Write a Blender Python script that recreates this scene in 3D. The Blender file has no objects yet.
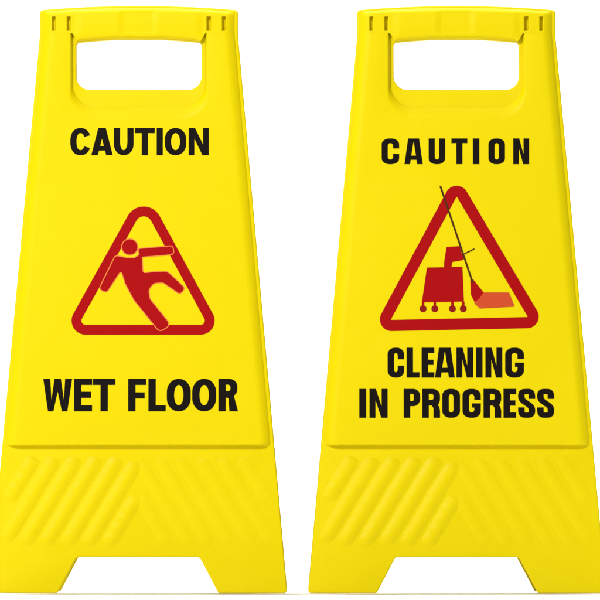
import bpy, bmesh, math
from mathutils import Vector
PI = math.pi
scene = bpy.context.scene
C = scene.collection

# ------------------------------------------------------------------ camera, world, lamps, exposure
S = 0.00105                 # metres per photograph pixel at the reference distance
D = 14.0                    # camera distance to the fronts of the signs
YC = -0.06 - D              # camera y
TH = math.radians(8.5)      # each panel leans this far from the vertical
VH = 440.0                  # picture row of the eye level (lens shifted up)
T = 0.013                   # thickness of a panel's slab
PH = 0.0062                 # height of the raised printed plate
ct, st = math.cos(TH), math.sin(TH)

def slant(v, o, H, zc):     # length down the leaning panel at which picture row v is met, o = height over its back
    A = (VH - v) * S / D
    return (H + o * st - zc - A * (-o * ct - YC)) / (ct - A * st)

def hinge_height(zc):
    A = (VH - 9) * S / D
    return zc - T * st + A * (-T * ct - YC)
ZC = 0.31
for _ in range(4):          # feet stand on z = 0
    HH = hinge_height(ZC)
    ZC -= HH - slant(592.6, T, HH, ZC) * ct - 0.0006
HH = hinge_height(ZC)

cam_data = bpy.data.cameras.new('camera')
cam = bpy.data.objects.new('camera', cam_data); C.objects.link(cam)
cam.location = (0, YC, ZC); cam.rotation_euler = (PI / 2, 0, 0)
cam_data.sensor_width = 36; cam_data.lens = 36 * D / (600 * S)
cam_data.shift_y = (VH - 300) / 600
cam_data.clip_start = 0.1; cam_data.clip_end = 100
scene.camera = cam

world = bpy.data.worlds.new('World'); scene.world = world
world.use_nodes = True
bg = world.node_tree.nodes['Background']
bg.inputs[0].default_value = (1, 1, 1, 1); bg.inputs[1].default_value = 0.27

def area(name, loc, target, size, power, col=(1, 1, 1)):
    d = bpy.data.lights.new(name, 'AREA'); d.shape = 'RECTANGLE'
    d.size, d.size_y = size; d.energy = power; d.color = col
    o = bpy.data.objects.new(name, d); C.objects.link(o); o.location = loc
    o.rotation_euler = (Vector(target) - Vector(loc)).to_track_quat('-Z', 'Y').to_euler()
    return o
area('key_softbox', (-1.3, -2.35, 2.4), (0, 0, 0.33), (0.7, 0.7), 108, (1, 0.985, 0.96))
area('added_floor_fill', (0.0, 0.62, 2.6), (0, 0.2, 0), (2.4, 2.0), 66)  # unseen fill lamp, added behind the signs to lift the floor to white
area('added_backdrop_fill', (0, 0.75, 2.2), (0, 1.7, 0.2), (3.0, 0.5), 45)  # added out of frame only to brighten the backdrop

vs = scene.view_settings
vs.view_transform = 'Standard'; vs.look = 'None'; vs.gamma = 1; vs.use_curve_mapping = False
vs.exposure = 0.0
scene.render.engine = 'CYCLES'
scene.cycles.use_denoising = True

# ------------------------------------------------------------------ materials
def mat(name, col, rough, spec, bump=0.0, bscale=900, var=0.0, rvar=0.0):
    m = bpy.data.materials.new(name); m.use_nodes = True
    nt = m.node_tree; N = nt.nodes; L = nt.links
    b = N['Principled BSDF']
    b.inputs['Base Color'].default_value = (*col, 1)
    b.inputs['Roughness'].default_value = rough
    b.inputs['Specular IOR Level'].default_value = spec
    tc = N.new('ShaderNodeTexCoord')
    if bump:
        n = N.new('ShaderNodeTexNoise'); n.inputs['Scale'].default_value = bscale; n.inputs['Detail'].default_value = 3
        L.new(tc.outputs['Object'], n.inputs['Vector'])
        n2 = N.new('ShaderNodeTexNoise'); n2.inputs['Scale'].default_value = bscale * 0.03; n2.inputs['Detail'].default_value = 1
        L.new(tc.outputs['Object'], n2.inputs['Vector'])
        add = N.new('ShaderNodeMath'); add.operation = 'MULTIPLY_ADD'; add.inputs[1].default_value = 12.0
        L.new(n2.outputs['Fac'], add.inputs[0]); L.new(n.outputs['Fac'], add.inputs[2])
        bp = N.new('ShaderNodeBump'); bp.inputs['Strength'].default_value = 1.0; bp.inputs['Distance'].default_value = bump
        L.new(add.outputs[0], bp.inputs['Height']); L.new(bp.outputs['Normal'], b.inputs['Normal'])
    if var or rvar:
        v = N.new('ShaderNodeTexNoise'); v.inputs['Scale'].default_value = 14; v.inputs['Detail'].default_value = 6
        v.inputs['Roughness'].default_value = 0.65
        L.new(tc.outputs['Object'], v.inputs['Vector'])
        mr = N.new('ShaderNodeMapRange'); mr.inputs[1].default_value = 0.3; mr.inputs[2].default_value = 0.7
        mr.inputs[3].default_value = rough - rvar; mr.inputs[4].default_value = rough + rvar
        L.new(v.outputs['Fac'], mr.inputs[0]); L.new(mr.outputs[0], b.inputs['Roughness'])
        mx = N.new('ShaderNodeMix'); mx.data_type = 'RGBA'
        mx.inputs['A'].default_value = (*[c * (1 - var) for c in col], 1)
        mx.inputs['B'].default_value = (*[min(1, c * (1 + var)) for c in col], 1)
        L.new(v.outputs['Fac'], mx.inputs['Factor']); L.new(mx.outputs['Result'], b.inputs['Base Color'])
    return m
YELLOW = mat('yellow_polypropylene', (0.625, 0.500, 0.0006), 0.45, 0.07, 0.000035, 1100, 0.025, 0.07)
BLACK = mat('black_ink', (0.006, 0.004, 0.003), 0.5, 0.05, 0, 0, 0, 0)
RED = mat('red_ink', (0.30, 0.003, 0.004), 0.5, 0.04, 0, 0, 0.03, 0.03)
PALE_RED = mat('pale_red_ink', (0.46, 0.060, 0.018), 0.5, 0.06)
DARK_RED = mat('dark_red_ink', (0.20, 0.006, 0.005), 0.5, 0.06)
OUTLINE = mat('outline_ink', (0.66, 0.20, 0.045), 0.5, 0.06)
BROWN = mat('brown_ink', (0.06, 0.020, 0.004), 0.5, 0.05)
STEEL = mat('hinge_steel', (0.55, 0.55, 0.53), 0.35, 0.5)
STEEL.node_tree.nodes['Principled BSDF'].inputs['Metallic'].default_value = 1
WHITE = mat('white_backdrop_paper', (0.93, 0.93, 0.93), 0.8, 0.1, 0.00002, 500)

# ------------------------------------------------------------------ helpers
def loc(u, v, o):           # picture offset u from the sign's middle, row v, height o over the panel's back -> panel coordinates
    l = slant(v, o, HH, ZC)
    k = (-o * ct - l * st - YC) / D
    return Vector((u * S * k, -o, -l))

def link(name, me, m, parent=None):
    o = bpy.data.objects.new(name, me); C.objects.link(o)
    if m: me.materials.clear(); me.materials.append(m)
    o.parent = parent
    return o

def fillet(pts, radii, n=6):
    out = []; N = len(pts)
    for i in range(N):
        p = Vector(pts[i]); r = radii[i] if isinstance(radii, (list, tuple)) else radii
        if r <= 0: out.append(tuple(p)); continue
        a = (Vector(pts[i - 1]) - p); b = (Vector(pts[(i + 1) % N]) - p)
        la, lb = a.length, b.length; a.normalize(); b.normalize()
        ang = a.angle(b); d = min(r / math.tan(ang / 2), la * .49, lb * .49); rr = d * math.tan(ang / 2)
        c = p + (a + b).normalized() * (rr / math.sin(ang / 2))
        p0 = p + a * d - c; p1 = p + b * d - c
        a0 = math.atan2(p0.y, p0.x); da = math.atan2(p1.y, p1.x) - a0
        while da > PI: da -= 2 * PI
        while da < -PI: da += 2 * PI
        for j in range(n + 1):
            t = a0 + da * j / n
            out.append((c.x + rr * math.cos(t), c.y + rr * math.sin(t)))
    return out

def filled(contours, extrude=0.0, bevel=0.0, res=3, offset=0.0):
    """contours in metres (x, y) -> filled mesh lying in xy, +-extrude in z"""
    cu = bpy.data.curves.new('c', 'CURVE'); cu.dimensions = '2D'; cu.fill_mode = 'BOTH'
    cu.extrude = extrude; cu.bevel_depth = bevel; cu.bevel_resolution = res; cu.offset = offset
    for ct_ in contours:
        sp = cu.splines.new('POLY'); sp.points.add(len(ct_) - 1)
        for p, q in zip(sp.points, ct_): p.co = (q[0], q[1], 0, 1)
        sp.use_cyclic_u = True
    ob = bpy.data.objects.new('c', cu)
    me = bpy.data.meshes.new_from_object(ob)
    bpy.data.objects.remove(ob); bpy.data.curves.remove(cu)
    return me

def inked(name, contours, layer, m, parent, offset=0.0):
    """flat print on the raised plate: contours are picture (u, v) relative to the sign's middle"""
    o0 = T + PH + 0.00006 + layer * 0.00009
    sc = []
    for c_ in contours:
        sc.append([(u * 0.001, -v * 0.001) for u, v in c_])
    me = filled(sc, 0.00003, 0, 0, offset * 0.001)
    for vx in me.vertices:
        z = vx.co.z
        vx.co = loc(vx.co.x * 1000, -vx.co.y * 1000, o0 + (0.00003 if z > 0 else -0.00003))
    bm = bmesh.new(); bm.from_mesh(me); bmesh.ops.recalc_face_normals(bm, faces=bm.faces); bm.to_mesh(me); bm.free()
    for p in me.polygons: p.use_smooth = False
    return link(name, me, m, parent)

# ------------------------------------------------------------------ letters (outlines in a w x h box, y upwards)
def arc(cx, cy, rx, ry, a0, a1, n=10):
    return [(cx + rx * math.cos(math.radians(a0 + (a1 - a0) * i / n)), cy + ry * math.sin(math.radians(a0 + (a1 - a0) * i / n))) for i in range(n + 1)]
def rrect(x0, y0, x1, y1, rx, ry):
    return (arc(x1 - rx, y1 - ry, rx, ry, 0, 90) + arc(x0 + rx, y1 - ry, rx, ry, 90, 180)
            + arc(x0 + rx, y0 + ry, rx, ry, 180, 270) + arc(x1 - rx, y0 + ry, rx, ry, 270, 360))
def cpath(x0, y0, x1, y1, rx, ry, yu, yl):
    return ([(x1, yu)] + arc(x1 - rx, y1 - ry, rx, ry, 0, 90) + arc(x0 + rx, y1 - ry, rx, ry, 90, 180)
            + arc(x0 + rx, y0 + ry, rx, ry, 180, 270) + arc(x1 - rx, y0 + ry, rx, ry, 270, 360) + [(x1, yl)])

def bez(p0, p1, p2, p3, n=12):
    r = []
    for i in range(n + 1):
        t = i / n; a = 1 - t
        r.append((a**3*p0[0]+3*a*a*t*p1[0]+3*a*t*t*p2[0]+t**3*p3[0], a**3*p0[1]+3*a*a*t*p1[1]+3*a*t*t*p2[1]+t**3*p3[1]))
    return r

def glyph(ch, w, h, s, t, heavy):
    rx, ry = (w * 0.44, h * 0.23) if heavy else (w * 0.48, h * 0.40)
    ix, iy = (max(.8, (w - 2 * s) * 0.48), h * 0.10) if heavy else ((w - 2 * s) * 0.48, h * 0.30)
    if ch == 'I': return [[(0, 0), (0, h), (w, h), (w, 0)]]
    if ch == 'L': return [[(0, 0), (0, h), (s, h), (s, t), (w, t), (w, 0)]]
    if ch == 'T': return [[(w/2 - s/2, 0), (w/2 - s/2, h - t), (0, h - t), (0, h), (w, h), (w, h - t), (w/2 + s/2, h - t), (w/2 + s/2, 0)]]
    if ch == 'E':
        m = h * 0.51
        return [[(0, 0), (0, h), (w, h), (w, h - t), (s, h - t), (s, m + t/2), (w * .94, m + t/2), (w * .94, m - t/2), (s, m - t/2), (s, t), (w, t), (w, 0)]]
    if ch == 'F':
        m = h * 0.49
        return [[(0, 0), (0, h), (w, h), (w, h - t), (s, h - t), (s, m + t/2), (w * .92, m + t/2), (w * .92, m - t/2), (s, m - t/2), (s, 0)]]
    if ch == 'O': return [rrect(0, 0, w, h, rx, ry), rrect(s, t, w - s, h - t, ix, iy)]
    if ch == 'C':
        yu, yl = h * .61, h * .40
        if not heavy:
            def ring(a, b, ang):
                out = []
                for i in range(37):
                    q = math.radians(ang + (360 - 2 * ang) * i / 36); c_, s_ = math.cos(q), math.sin(q)
                    out.append((w * .5 + a * math.copysign(abs(c_) ** .86, c_), h / 2 + b * math.copysign(abs(s_) ** .86, s_)))
                return out
            return [ring(w * .5, h / 2, 24) + ring(w * .5 - s, h / 2 - t, 30)[::-1]]
        return [cpath(0, 0, w, h, rx, ry, yu, yl) + cpath(s, t, w - s, h - t, ix, iy, yu, yl)[::-1]]
    if ch == 'G':
        yu, yb = h * .62, h * .50
        return [cpath(0, 0, w, h, rx, ry, yu, yb) + [(w * .52, yb), (w * .52, yb - t * .8)] + cpath(s, t, w - s, h - t, ix, iy, yu, yb - t * .8)[::-1]]
    if ch == 'U':
        return [[(0, h)] + arc(rx, ry, rx, ry, 180, 270) + arc(w - rx, ry, rx, ry, 270, 360) + [(w, h), (w - s, h)]
                + arc(w - s - ix, t + iy, ix, iy, 360, 270) + arc(s + ix, t + iy, ix, iy, 270, 180) + [(s, h)]]
    if ch == 'N':
        yb = h * (.40 if heavy else .40); a = s * (.98 if heavy else 1.02)
        return [[(0, 0), (0, h), (a, h), (w - s * .92, yb), (w - s * .92, h), (w, h), (w, 0), (w - a, 0), (s * .92, h - yb), (s * .92, 0)]]
    if ch == 'A':
        ap = w * (.30 if heavy else .175); b = s * (.92 if heavy else 1.06); cb, ch_ = h * .17, t * .9
        Lx = lambda y: (w / 2 - ap) * y / h
        top = min(h * .86, (w / 2 - b) / (w / 2 - ap) * h)
        y2 = cb + ch_
        return [[(0, 0), (w/2 - ap, h), (w/2 + ap, h), (w, 0), (w - b, 0), (w - b - Lx(cb), cb), (b + Lx(cb), cb), (b, 0)],
                [(b + Lx(y2), y2), (w - b - Lx(y2), y2), (w/2 + .12, top), (w/2 - .12, top)]]
    if ch in 'PR':
        hm = h * (.40 if ch == 'P' else .44); br = min(rx, w * .42); by = (h - hm) * .42
        bx = (w - 2 * s) * .45 if heavy else (w - 2*s) * .6
        hole = [(s, hm + t * .95)] + arc(w - s - bx, hm + t * .95 + bx * .9, bx, bx * .9, 270, 360) + arc(w - s - bx, h - t * .95 - bx * .9, bx, bx * .9, 0, 90) + [(s, h - t * .95)]
        if ch == 'P':
            return [[(0, 0), (0, h)] + arc(w - br, h - by, br, by, 90, 0) + arc(w - br, hm + by, br, by, 0, -90) + [(s, hm), (s, 0)], hole]
        if heavy:
            return [[(0, 0), (0, h)] + arc(w - br, h - by, br, by, 90, 0) + [(w, hm + t * .9), (w * .93, hm + t * .25), (w * .88, hm)]
                    + [(w * .95, hm - t * .3), (w, hm - t), (w, 0), (w - s, 0), (w - s, hm - t * .6), (w - s * 1.25, hm - t * .1), (s, hm - t * .1), (s, 0)], hole]
        return [[(0, 0), (0, h)] + arc(w * .98 - br, h - by, br, by, 90, 0) + arc(w * .98 - br, hm + by, br, by, 0, -55) +
                [(w * 1.02, 0), (w * 1.02 - s * 1.18, 0), (s * 1.35, hm - t * .15), (s, hm - t * .1), (s, 0)], hole]
    if ch == 'W':
        b = s * .96
        return [[(0, h), (b, h), (w * .285, h * .36), (w * .5 - b * .46, h), (w * .5 + b * .46, h), (w * .715, h * .36), (w - b, h), (w, h),
                 (w * .835, 0), (w * .645, 0), (w * .5, h * .60), (w * .355, 0), (w * .165, 0)]]
    if ch == 'S':
        x0, x1, yt, yb = s / 2, w - s / 2, h - t / 2, t / 2
        q = h * .16
        cl = [(x1, h * .65)] + bez((x1, h * .72), (x1, yt + .01 * h), (w * .68, yt), (w / 2, yt)) + bez((w / 2, yt), (w * .3, yt), (x0, yt), (x0, h * .75))[1:] \
            + bez((x0, h * .75), (x0, h * .60), (w * .36, h * .56), (w * .5, h * .50))[1:] + bez((w * .5, h * .50), (w * .66, h * .43), (x1, h * .40), (x1, h * .25))[1:] \
            + bez((x1, h * .25), (x1, yb), (w * .7, yb), (w / 2, yb))[1:] + bez((w / 2, yb), (w * .32, yb), (x0, yb - .01 * h), (x0, h * .28))[1:] + [(x0, h * .36)]
        Lf, Rt = [], []
        for i, p in enumerate(cl):
            a = cl[max(0, i - 1)]; b = cl[min(len(cl) - 1, i + 1)]
            d = Vector((b[0] - a[0], b[1] - a[1])).normalized()
            hw = math.sqrt((t / 2 * d.x) ** 2 + (s / 2 * d.y) ** 2)
            Lf.append((p[0] - d.y * hw, p[1] + d.x * hw)); Rt.append((p[0] + d.y * hw, p[1] - d.x * hw))
        return [Lf + Rt[::-1]]

def word(chars, cx, y0, y1, s, t, heavy, parent, label):
    """chars: list of (letter, left, right) picture columns"""
    cs = []; h = y1 - y0
    for ch, a, b in chars:
        for c_ in glyph(ch, b - a, h, s, t, heavy):
            cs.append([(a - cx + x, y1 - y) for x, y in c_])
    o = inked('lettering', cs, 0, BLACK, parent)
    o['label'] = label
    return o

# ------------------------------------------------------------------ the setting: a white paper sweep
def backdrop():
    prof = [(-4.5, 0.0), (1.0, 0.0)]
    R = 0.9
    prof += [(1.0 + R * math.sin(a), R - R * math.cos(a)) for a in [math.radians(i * 6) for i in range(1, 16)]]
    prof += [(1.0 + R, 3.4)]
    vs_, fs = [], []
    for y, z in prof: vs_ += [(-4.0, y, z), (4.0, y, z)]
    for i in range(len(prof) - 1): fs.append((2*i, 2*i+1, 2*i+3, 2*i+2))
    me = bpy.data.meshes.new('backdrop'); me.from_pydata(vs_, [], fs)
    for p in me.polygons: p.use_smooth = True
    o = link('floor_backdrop', me, WHITE); o['kind'] = 'structure'
    o['label'] = 'plain white floor sweeping up into a white backdrop'
backdrop()

# ------------------------------------------------------------------ panel meshes (shared by both signs)
TOPW, BOTW = 99.0, 149.2
def half(v): return TOPW if v < 34 else TOPW + (BOTW - TOPW) * (v - 34) / (593 - 34)
def top_v(u): return 6.0 + 4.2 * (abs(u) / TOPW) ** 2.2
def hole_top(u): return 39.6 + 3.0 * max(0, (abs(u) - 22) / 41) ** 1.3 if abs(u) > 22 else 39.6

def body_mesh():
    r = []
    us = [-TOPW + 4 + (2 * TOPW - 8) * i / 28 for i in range(29)]
    out = fillet([(-TOPW, 34), (-TOPW, top_v(TOPW)), (-TOPW + 8, top_v(TOPW - 8))], [0, 3.5, 0])
    out = out[:-1] + [(u, top_v(u)) for u in us if abs(u) < TOPW - 7]
    e = fillet([(TOPW - 8, top_v(TOPW - 8)), (TOPW, top_v(TOPW)), (TOPW, 34)], [0, 3.5, 0])
    out += e
    leg = [(BOTW, 593), (80.5, 593), (61.5, 557), (-61.5, 557), (-80.5, 593), (-BOTW, 593)]
    full = [(TOPW, 34)] + leg + [(-TOPW, 34)]
    fl = fillet(full, [0, 3, 2.5, 5, 5, 2.5, 3, 0])
    out = out[:-1] + fl[:-1]
    hw = 62.7
    hole = [(u, hole_top(u)) for u in [-hw + 2.0 + (2 * hw - 4) * i / 24 for i in range(25)]]
    hole = [(-hw, hole_top(hw) + 2.2)] + hole + [(hw, hole_top(hw) + 2.2)]
    hole += arc(hw - 14, 90 - 14, 14, 14, 0, 90, 10) + arc(-hw + 14, 90 - 14, 14, 14, 90, 180, 10)
    bev = 0.0016
    me = filled([[(u * .001, -v * .001) for u, v in out], [(u * .001, -v * .001) for u, v in hole]],
                T / 2 - bev, bev, 3, -bev / S * 0.001)
    for vx in me.vertices:
        o = vx.co.z + T / 2
        vx.co = loc(vx.co.x * 1000, -vx.co.y * 1000, o)
    # the slab has square ends: use one slant for both faces
    bm = bmesh.new(); bm.from_mesh(me)
    bmesh.ops.remove_doubles(bm, verts=bm.verts, dist=1e-6)
    bmesh.ops.recalc_face_normals(bm, faces=bm.faces)
    bm.to_mesh(me); bm.free()
    for p in me.polygons: p.use_smooth = True
    me.set_sharp_from_angle(angle=math.radians(30))
    return me

def plate_loop(q):
    """outline of the raised plate; q runs 0 (foot of its slope) .. 1 (its flat top)"""
    sd = 3.0 + 11.0 * q; bt = 445.8 - 1.6 * q
    ui = 66.0 + 3.2 * q; ub = 107 + 13 * q; r = 24 + 2 * q
    xs = half(33.2) - sd; xb = half(bt) - sd
    pts = [(-xs, 33.2)]
    for i in range(1, 8): v = 33.2 + (bt - 33.2) * i / 8; pts.append((-(half(v) - sd), v))
    rb = 3.5
    pts += fillet([(-(half(bt - 12) - sd), bt - 12), (-xb, bt), (-xb + 12, bt)], [0, rb, 0], 4)[:-1]
    for i in range(0, 13): pts.append((-xb + 12 + (2 * xb - 24) * i / 12, bt))
    pts += fillet([(xb - 12, bt), (xb, bt), (half(bt - 12) - sd, bt - 12)], [0, rb, 0], 4)[1:]
    for i in range(7, 0, -1): v = 33.2 + (bt - 33.2) * i / 8; pts.append((half(v) - sd, v))
    pts.append((xs, 33.2)); pts.append((ui, 33.2)); pts.append((ui, 60))
    pts += arc(ui - r, ub - r, r, r, 0, 90, 10)
    pts += arc(-ui + r, ub - r, r, r, 90, 180, 10)
    pts += [(-ui, 60), (-ui, 33.2)]
    return pts

def plate_mesh():
    bm = bmesh.new(); prev = None; n = 9
    for i in range(n + 1):
        q = i / n
        z = PH * (1 - (1 - q) ** 2.0) if q < 1 else PH
        vs_ = [bm.verts.new(loc(u, v, T - 0.0006 + (z + 0.0006 if i else 0))) for u, v in plate_loop(q)]
        if prev:
            for a in range(len(vs_)):
                b = (a + 1) % len(vs_)
                f = bm.faces.new((prev[a], prev[b], vs_[b], vs_[a])); f.smooth = True
        prev = vs_
    bm.faces.new(prev)
    bmesh.ops.recalc_face_normals(bm, faces=bm.faces)
    f = max(bm.faces, key=lambda f: f.calc_area())
    if f.normal.y > 0: bmesh.ops.reverse_faces(bm, faces=bm.faces)
    bmesh.ops.triangulate(bm, faces=[f])
    me = bpy.data.meshes.new('print_plate'); bm.to_mesh(me); bm.free()
    me.set_sharp_from_angle(angle=math.radians(28))
    return me

def sst(x): x = max(0, min(1, x)); return x * x * (3 - 2 * x)
def cap_mesh():
    """moulded head of the panel: grip bar with a thumb dent and four hinge slots"""
    U = 96.0; nu, nv = 384, 66
    def vb(u):
        a = abs(u); m = hole_top(u) - 0.9
        return m + (33.25 - m) * sst((a - 61.0) / 6.0)
    vs_, fs = [], []
    for i in range(nu + 1):
        u = -U + 2 * U * i / nu; t0 = top_v(u) + 1.8; t1 = vb(u)
        for j in range(nv + 1):
            v = t0 + (t1 - t0) * j / nv
            mid = 1 - sst((abs(u) - 56) / 9)
            e_top, e_bot, e_side = v - t0, t1 - v, U - abs(u)
            hgt = PH + 0.00003 + 0.0012 * mid * math.sin(PI * max(0, min(1, (v - t0) / (t1 - t0))))
            r = lambda e, w: math.sqrt(max(0, 1 - (1 - min(1, max(0, e) / w)) ** 2))
            hgt *= r(e_top, 5) * (1 - mid + mid * r(e_bot, 6.5)) * (1 - (1 - min(1, max(0, e_side) / 11)) ** 2)
            dent = sst((u + 22) / 8) * sst((20 - u) / 8) * sst((v - 9) / 5) * sst((36 - v) / 5)
            hgt -= 0.0013 * dent
            for c_, w_ in ((-85, 3.0), (-70, 3.2), (70, 3.6), (85, 3.0)):
                m = sst((w_ / 2 + .5 - abs(u - c_)) / 1.0) * sst((v - 16.2) / 1.0) * sst((31.2 - v) / 1.0)
                lug = sst((1.0 - abs(u - c_ - .4)) / .8) * sst((v - 19.5) / 1.0) * sst((29 - v) / 1.0)
                hgt *= 1 - m * (1 - .12 * lug)
            vs_.append(loc(u, v, T - 0.0004 + max(0, hgt)))
    for i in range(nu):
        for j in range(nv):
            a = i * (nv + 1) + j
            fs.append((a, a + 1, a + nv + 2, a + nv + 1))
    me = bpy.data.meshes.new('grip_bar'); me.from_pydata(vs_, [], fs)
    bm = bmesh.new(); bm.from_mesh(me)
    bmesh.ops.recalc_face_normals(bm, faces=bm.faces)
    if sum(f.normal.y for f in bm.faces) > 0: bmesh.ops.reverse_faces(bm, faces=bm.faces)
    bm.to_mesh(me); bm.free()
    for p in me.polygons: p.use_smooth = True
    return me

RIB_W, RIB_H = 19.0, 0.0025
def rib_mesh(ub, mirror):
    """one slanting rib, its foot at column ub on the lower edge of the field (relative to the sign's middle)"""
    v0, v1, sl = 546.0, 457.0, 0.60
    nA, nB = 26, 8; s = -1 if mirror else 1
    def bound(u, v): return -(half(v) - 11) <= u <= -1.5
    ts = [i / 400 for i in range(401) if bound(ub + sl * (v0 - (v0 + (v1 - v0) * i / 400)), v0 + (v1 - v0) * i / 400)]
    if not ts: return None
    a, b = min(ts), max(ts)
    if (b - a) < 0.30: return None
    bm = bmesh.new(); rows = []
    for i in range(nA + 1):
        t = a + (b - a) * i / nA; v = v0 + (v1 - v0) * t; u = ub + sl * (v0 - v)
        e = min(i, nA - i) / nA * (b - a) * (v0 - v1)
        env = math.sqrt(max(0, 1 - (1 - min(1, e / 9.0)) ** 2))
        ripple = 1 + 0.13 * math.sin(v * 0.62 + ub)
        row = []
        for j in range(nB + 1):
            w = (j / nB - .5)
            hgt = (0.42 if mirror else 0.95) * RIB_H * env * ripple * math.cos(PI * w) ** 1.2
            row.append(bm.verts.new(loc(s * (u + w * RIB_W * (0.72 + .28 * env) * .9), v + w * RIB_W * .3, T - 0.0003 + hgt)))
        rows.append(row)
    for r0, r1 in zip(rows, rows[1:]):
        for j in range(nB):
            f = bm.faces.new((r0[j], r0[j+1], r1[j+1], r1[j])); f.smooth = True
    bmesh.ops.recalc_face_normals(bm, faces=bm.faces)
    if sum(f.normal.y for f in bm.faces) > 0: bmesh.ops.reverse_faces(bm, faces=bm.faces)
    me = bpy.data.meshes.new('rib'); bm.to_mesh(me); bm.free()
    return me

BODY, PLATE, CAP = body_mesh(), plate_mesh(), cap_mesh()
RIBS = []
for mirror in (False, True):
    for i in range(-3, 7):
        m = rib_mesh(-136 + 21.0 * i, mirror)
        if m: RIBS.append(m)

def pin_mesh():
    bm = bmesh.new()
    bmesh.ops.create_cone(bm, cap_ends=True, segments=20, radius1=0.0032, radius2=0.0032, depth=0.030)
    for v in bm.verts: v.co = (v.co.z, v.co.x, v.co.y)
    me = bpy.data.meshes.new('hinge_pin'); bm.to_mesh(me); bm.free()
    return me
PIN = pin_mesh()

def sign(cx, label):
    root = bpy.data.objects.new('caution_sign', None); C.objects.link(root)
    root.location = ((cx - 300) * S, 0, 0); root.empty_display_size = 0.05
    root['label'] = label; root['category'] = 'floor sign'; root['group'] = 'yellow folding floor signs'
    def panel(name, rot):
        p = link(name, BODY, YELLOW, root); p.location = (0, 0, HH); p.rotation_euler = rot
        link('print_plate', PLATE, YELLOW, p); link('grip_bar', CAP, YELLOW, p)
        for r in RIBS: link('rib', r, YELLOW, p)
        return p
    f = panel('front_panel', (-TH, 0, 0)); panel('back_panel', (-TH, 0, PI))
    for sx in (-1, 1):
        p = link('hinge_pin', PIN, STEEL, root); p.location = (sx * 78 * S, 0, HH - 0.022)
    def put(o): o.location = (0, 0, HH); o.rotation_euler = (-TH, 0, 0); return o
    return root, put

def tri_loops(c, R, th):
    """band of a triangle with rounded corners; c: centres of the corner circles (top, right, left)"""
    def tang(a, ra, b, rb):
        d = Vector(b) - Vector(a); L = d.length; d /= L
        k = (ra - rb) / L
        return d * k + Vector((d.y, -d.x)) * math.sqrt(1 - k * k)
    def ring(dr):
        out = []; rr = [q - dr for q in R]
        for i in range(3):
            p = c[i]; n1 = tang(c[i - 1], rr[i - 1], p, rr[i]); j2 = (i + 1) % 3; n2 = tang(p, rr[i], c[j2], rr[j2])
            a1 = math.atan2(n1.y, n1.x); da = math.atan2(n2.y, n2.x) - a1
            while da > PI: da -= 2 * PI
            while da < -PI: da += 2 * PI
            out += [(p[0] + rr[i] * math.cos(a1 + da * j / 14), p[1] + rr[i] * math.sin(a1 + da * j / 14)) for j in range(15)]
        return out
    return [ring(0), ring(th)]

def rel(pts, cx): return [(u - cx, v) for u, v in pts]
def line(p, q, w):
    d = (Vector(q) - Vector(p)).normalized() * (w / 2)
    return [(p[0] - d.y, p[1] + d.x), (q[0] - d.y, q[1] + d.x), (q[0] + d.y, q[1] - d.x), (p[0] + d.y, p[1] - d.x)]
def disc(x, y, r, n=28): return [(x + r * math.cos(2*PI*i/n), y + r * math.sin(2*PI*i/n)) for i in range(n)]

# ------------------------------------------------------------------ sign: CAUTION / WET FLOOR
CX = 138.4
root, put = sign(CX, 'yellow plastic folding floor sign reading WET FLOOR with a slipping figure')
put(word([('C', 70, 90.6), ('A', 91, 112.6), ('U', 113.6, 133.4), ('T', 134.6, 154.6), ('I', 156.4, 162.6), ('O', 164.6, 186), ('N', 188.4, 208.6)],
     CX, 128, 155.2, 6.3, 5.2, False, root, 'black printed word CAUTION under the handle'))
put(word([('W', 43.4, 72.4), ('E', 74.2, 92.4), ('T', 93.2, 115.6), ('F', 128.4, 146.4), ('L', 148.6, 166), ('O', 167, 191), ('O', 192.4, 216.4), ('R', 218.6, 238)],
     CX, 378.8, 411.4, 7.4, 6.2, False, root, 'large black printed words WET FLOOR below the triangle'))
tri = put(inked('warning_triangle', [rel(l, CX) for l in tri_loops([(143.6, 224.6), (200.6, 320.6), (85.8, 320.6)], (18.2, 14.2, 14.2), 10.0)], 0, RED, root))
tri['label'] = 'red rounded warning triangle around a slipping figure'
def zl(pts): return [(60 + x / 3.529, 190 + y / 3.529) for x, y in pts]
figp = zl(fillet([(196, 232), (236, 240), (262, 241), (288, 224), (290, 262), (292, 294), (330, 290), (378, 288), (440, 346), (424, 367), (364, 326), (330, 328), (312, 352), (316, 384),
                  (390, 476), (352, 499), (262, 388), (232, 332), (216, 282), (164, 361), (139, 349)],
                 [12, 14, 10, 6, 10, 9, 24, 26, 9, 9, 18, 22, 22, 26, 15, 15, 36, 24, 6, 9, 9], 5))
arm = zl(fillet([(276, 208), (396, 198), (402, 226), (282, 236)], [6, 10, 10, 6], 5))
head = zl(disc(246, 201, 27))
for c_, nm in ((figp, 'body_outline'), (arm, 'arm_outline'), (head, 'head_outline')):
    inked('figure_outline', [rel(c_, CX)], {'body_outline': 1, 'arm_outline': 1.25, 'head_outline': 1.5}[nm], OUTLINE, tri, 0.9)
fg = inked('slipping_figure', [rel(figp, CX)], 2, RED, tri)
inked('arm', [rel(arm, CX)], 2.5, RED, tri)
inked('head', [rel(head, CX)], 2.5, RED, tri)

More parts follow.
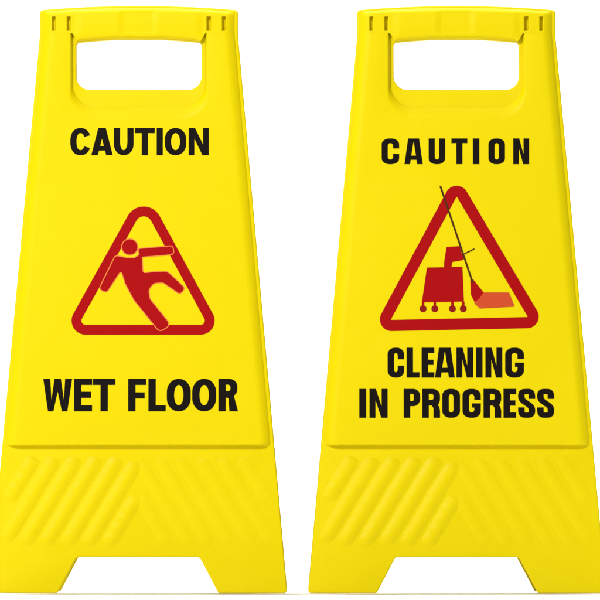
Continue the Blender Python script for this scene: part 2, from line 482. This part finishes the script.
# ------------------------------------------------------------------ sign: CAUTION / CLEANING IN PROGRESS
CX = 456.8
root, put = sign(CX, 'yellow plastic folding floor sign reading CLEANING IN PROGRESS with a mop trolley')
put(word([('C', 381.8, 399.4), ('A', 404.6, 423), ('U', 428.8, 445.4), ('T', 451.6, 467.6), ('I', 473, 479.6), ('O', 488.6, 505.2), ('N', 513.4, 529.4)],
     CX, 138.4, 164.2, 6.2, 4.8, True, root, 'black printed widely spaced word CAUTION'))
put(word([('C', 387.4, 404), ('L', 406.4, 419.4), ('E', 421.4, 434.2), ('A', 434.8, 454.6), ('N', 456.2, 473), ('I', 475.8, 482.4), ('N', 485.2, 502.2), ('G', 505, 523.8)],
     CX, 347.6, 377.6, 6.5, 5.4, True, root, 'black printed word CLEANING below the triangle'))
put(word([('I', 359, 366), ('N', 369.2, 387.4), ('P', 403.4, 420), ('R', 422, 439.8), ('O', 442, 459.8), ('G', 462.2, 480.6), ('R', 483.2, 501), ('E', 503.2, 516), ('S', 517.8, 535), ('S', 536.8, 554)],
     CX, 388.8, 417.8, 6.6, 5.4, True, root, 'black printed words IN PROGRESS in the bottom line'))
tri = put(inked('warning_triangle', [rel(l, CX) for l in tri_loops([(456.8, 197.4), (527.0, 316.6), (391.4, 319.4)], (11.7, 11.7, 11.7), 11.3)], 0, RED, root))
tri['label'] = 'red warning triangle around a mop and trolley'
def zr(pts): return [(410 + x / 5.4545, 240 + y / 5.4545) for x, y in pts]
inked('mop_trolley', [rel(zr([(92, 150), (286, 146), (294, 336), (64, 340)]), CX)], 1, RED, tri)
inked('wringer', [rel(zr(fillet([(199, 38), (270, 33), (282, 74), (300, 92), (288, 110), (230, 120), (226, 153), (186, 153), (186, 120)], [4, 6, 4, 4, 6, 6, 0, 0, 8], 4)), CX)], 1.3, RED, tri)
for x in (71, 135, 231, 290):
    inked('wheel', [rel(zr(disc(x, 375, 19)), CX)], 1.3, DARK_RED, tri)
    inked('axle', [rel(zr([(x - 7, 336), (x + 7, 336), (x + 7, 362), (x - 7, 362)]), CX)], 1, RED, tri)
inked('lever', [rel(line(*zr([(296, 76), (352, 48)]), 1.3), CX)], 1.6, BROWN, tri)
inked('mop_head', [rel(zr(fillet([(328, 212), (344, 214), (400, 284), (408, 300), (400, 330), (352, 340), (332, 300)], [4, 4, 6, 2, 2, 2, 8], 4)), CX)], 1, RED, tri)
inked('mop_fringe', [rel(zr(fillet([(376, 322), (402, 286), (540, 286), (572, 364), (380, 374), (346, 342)], [3, 6, 4, 6, 10, 8], 4)), CX)], 1.3, PALE_RED, tri)
inked('mop_handle', [rel(line((440.4, 186), (472.8, 283), 1.9), CX)], 2, BROWN, tri)
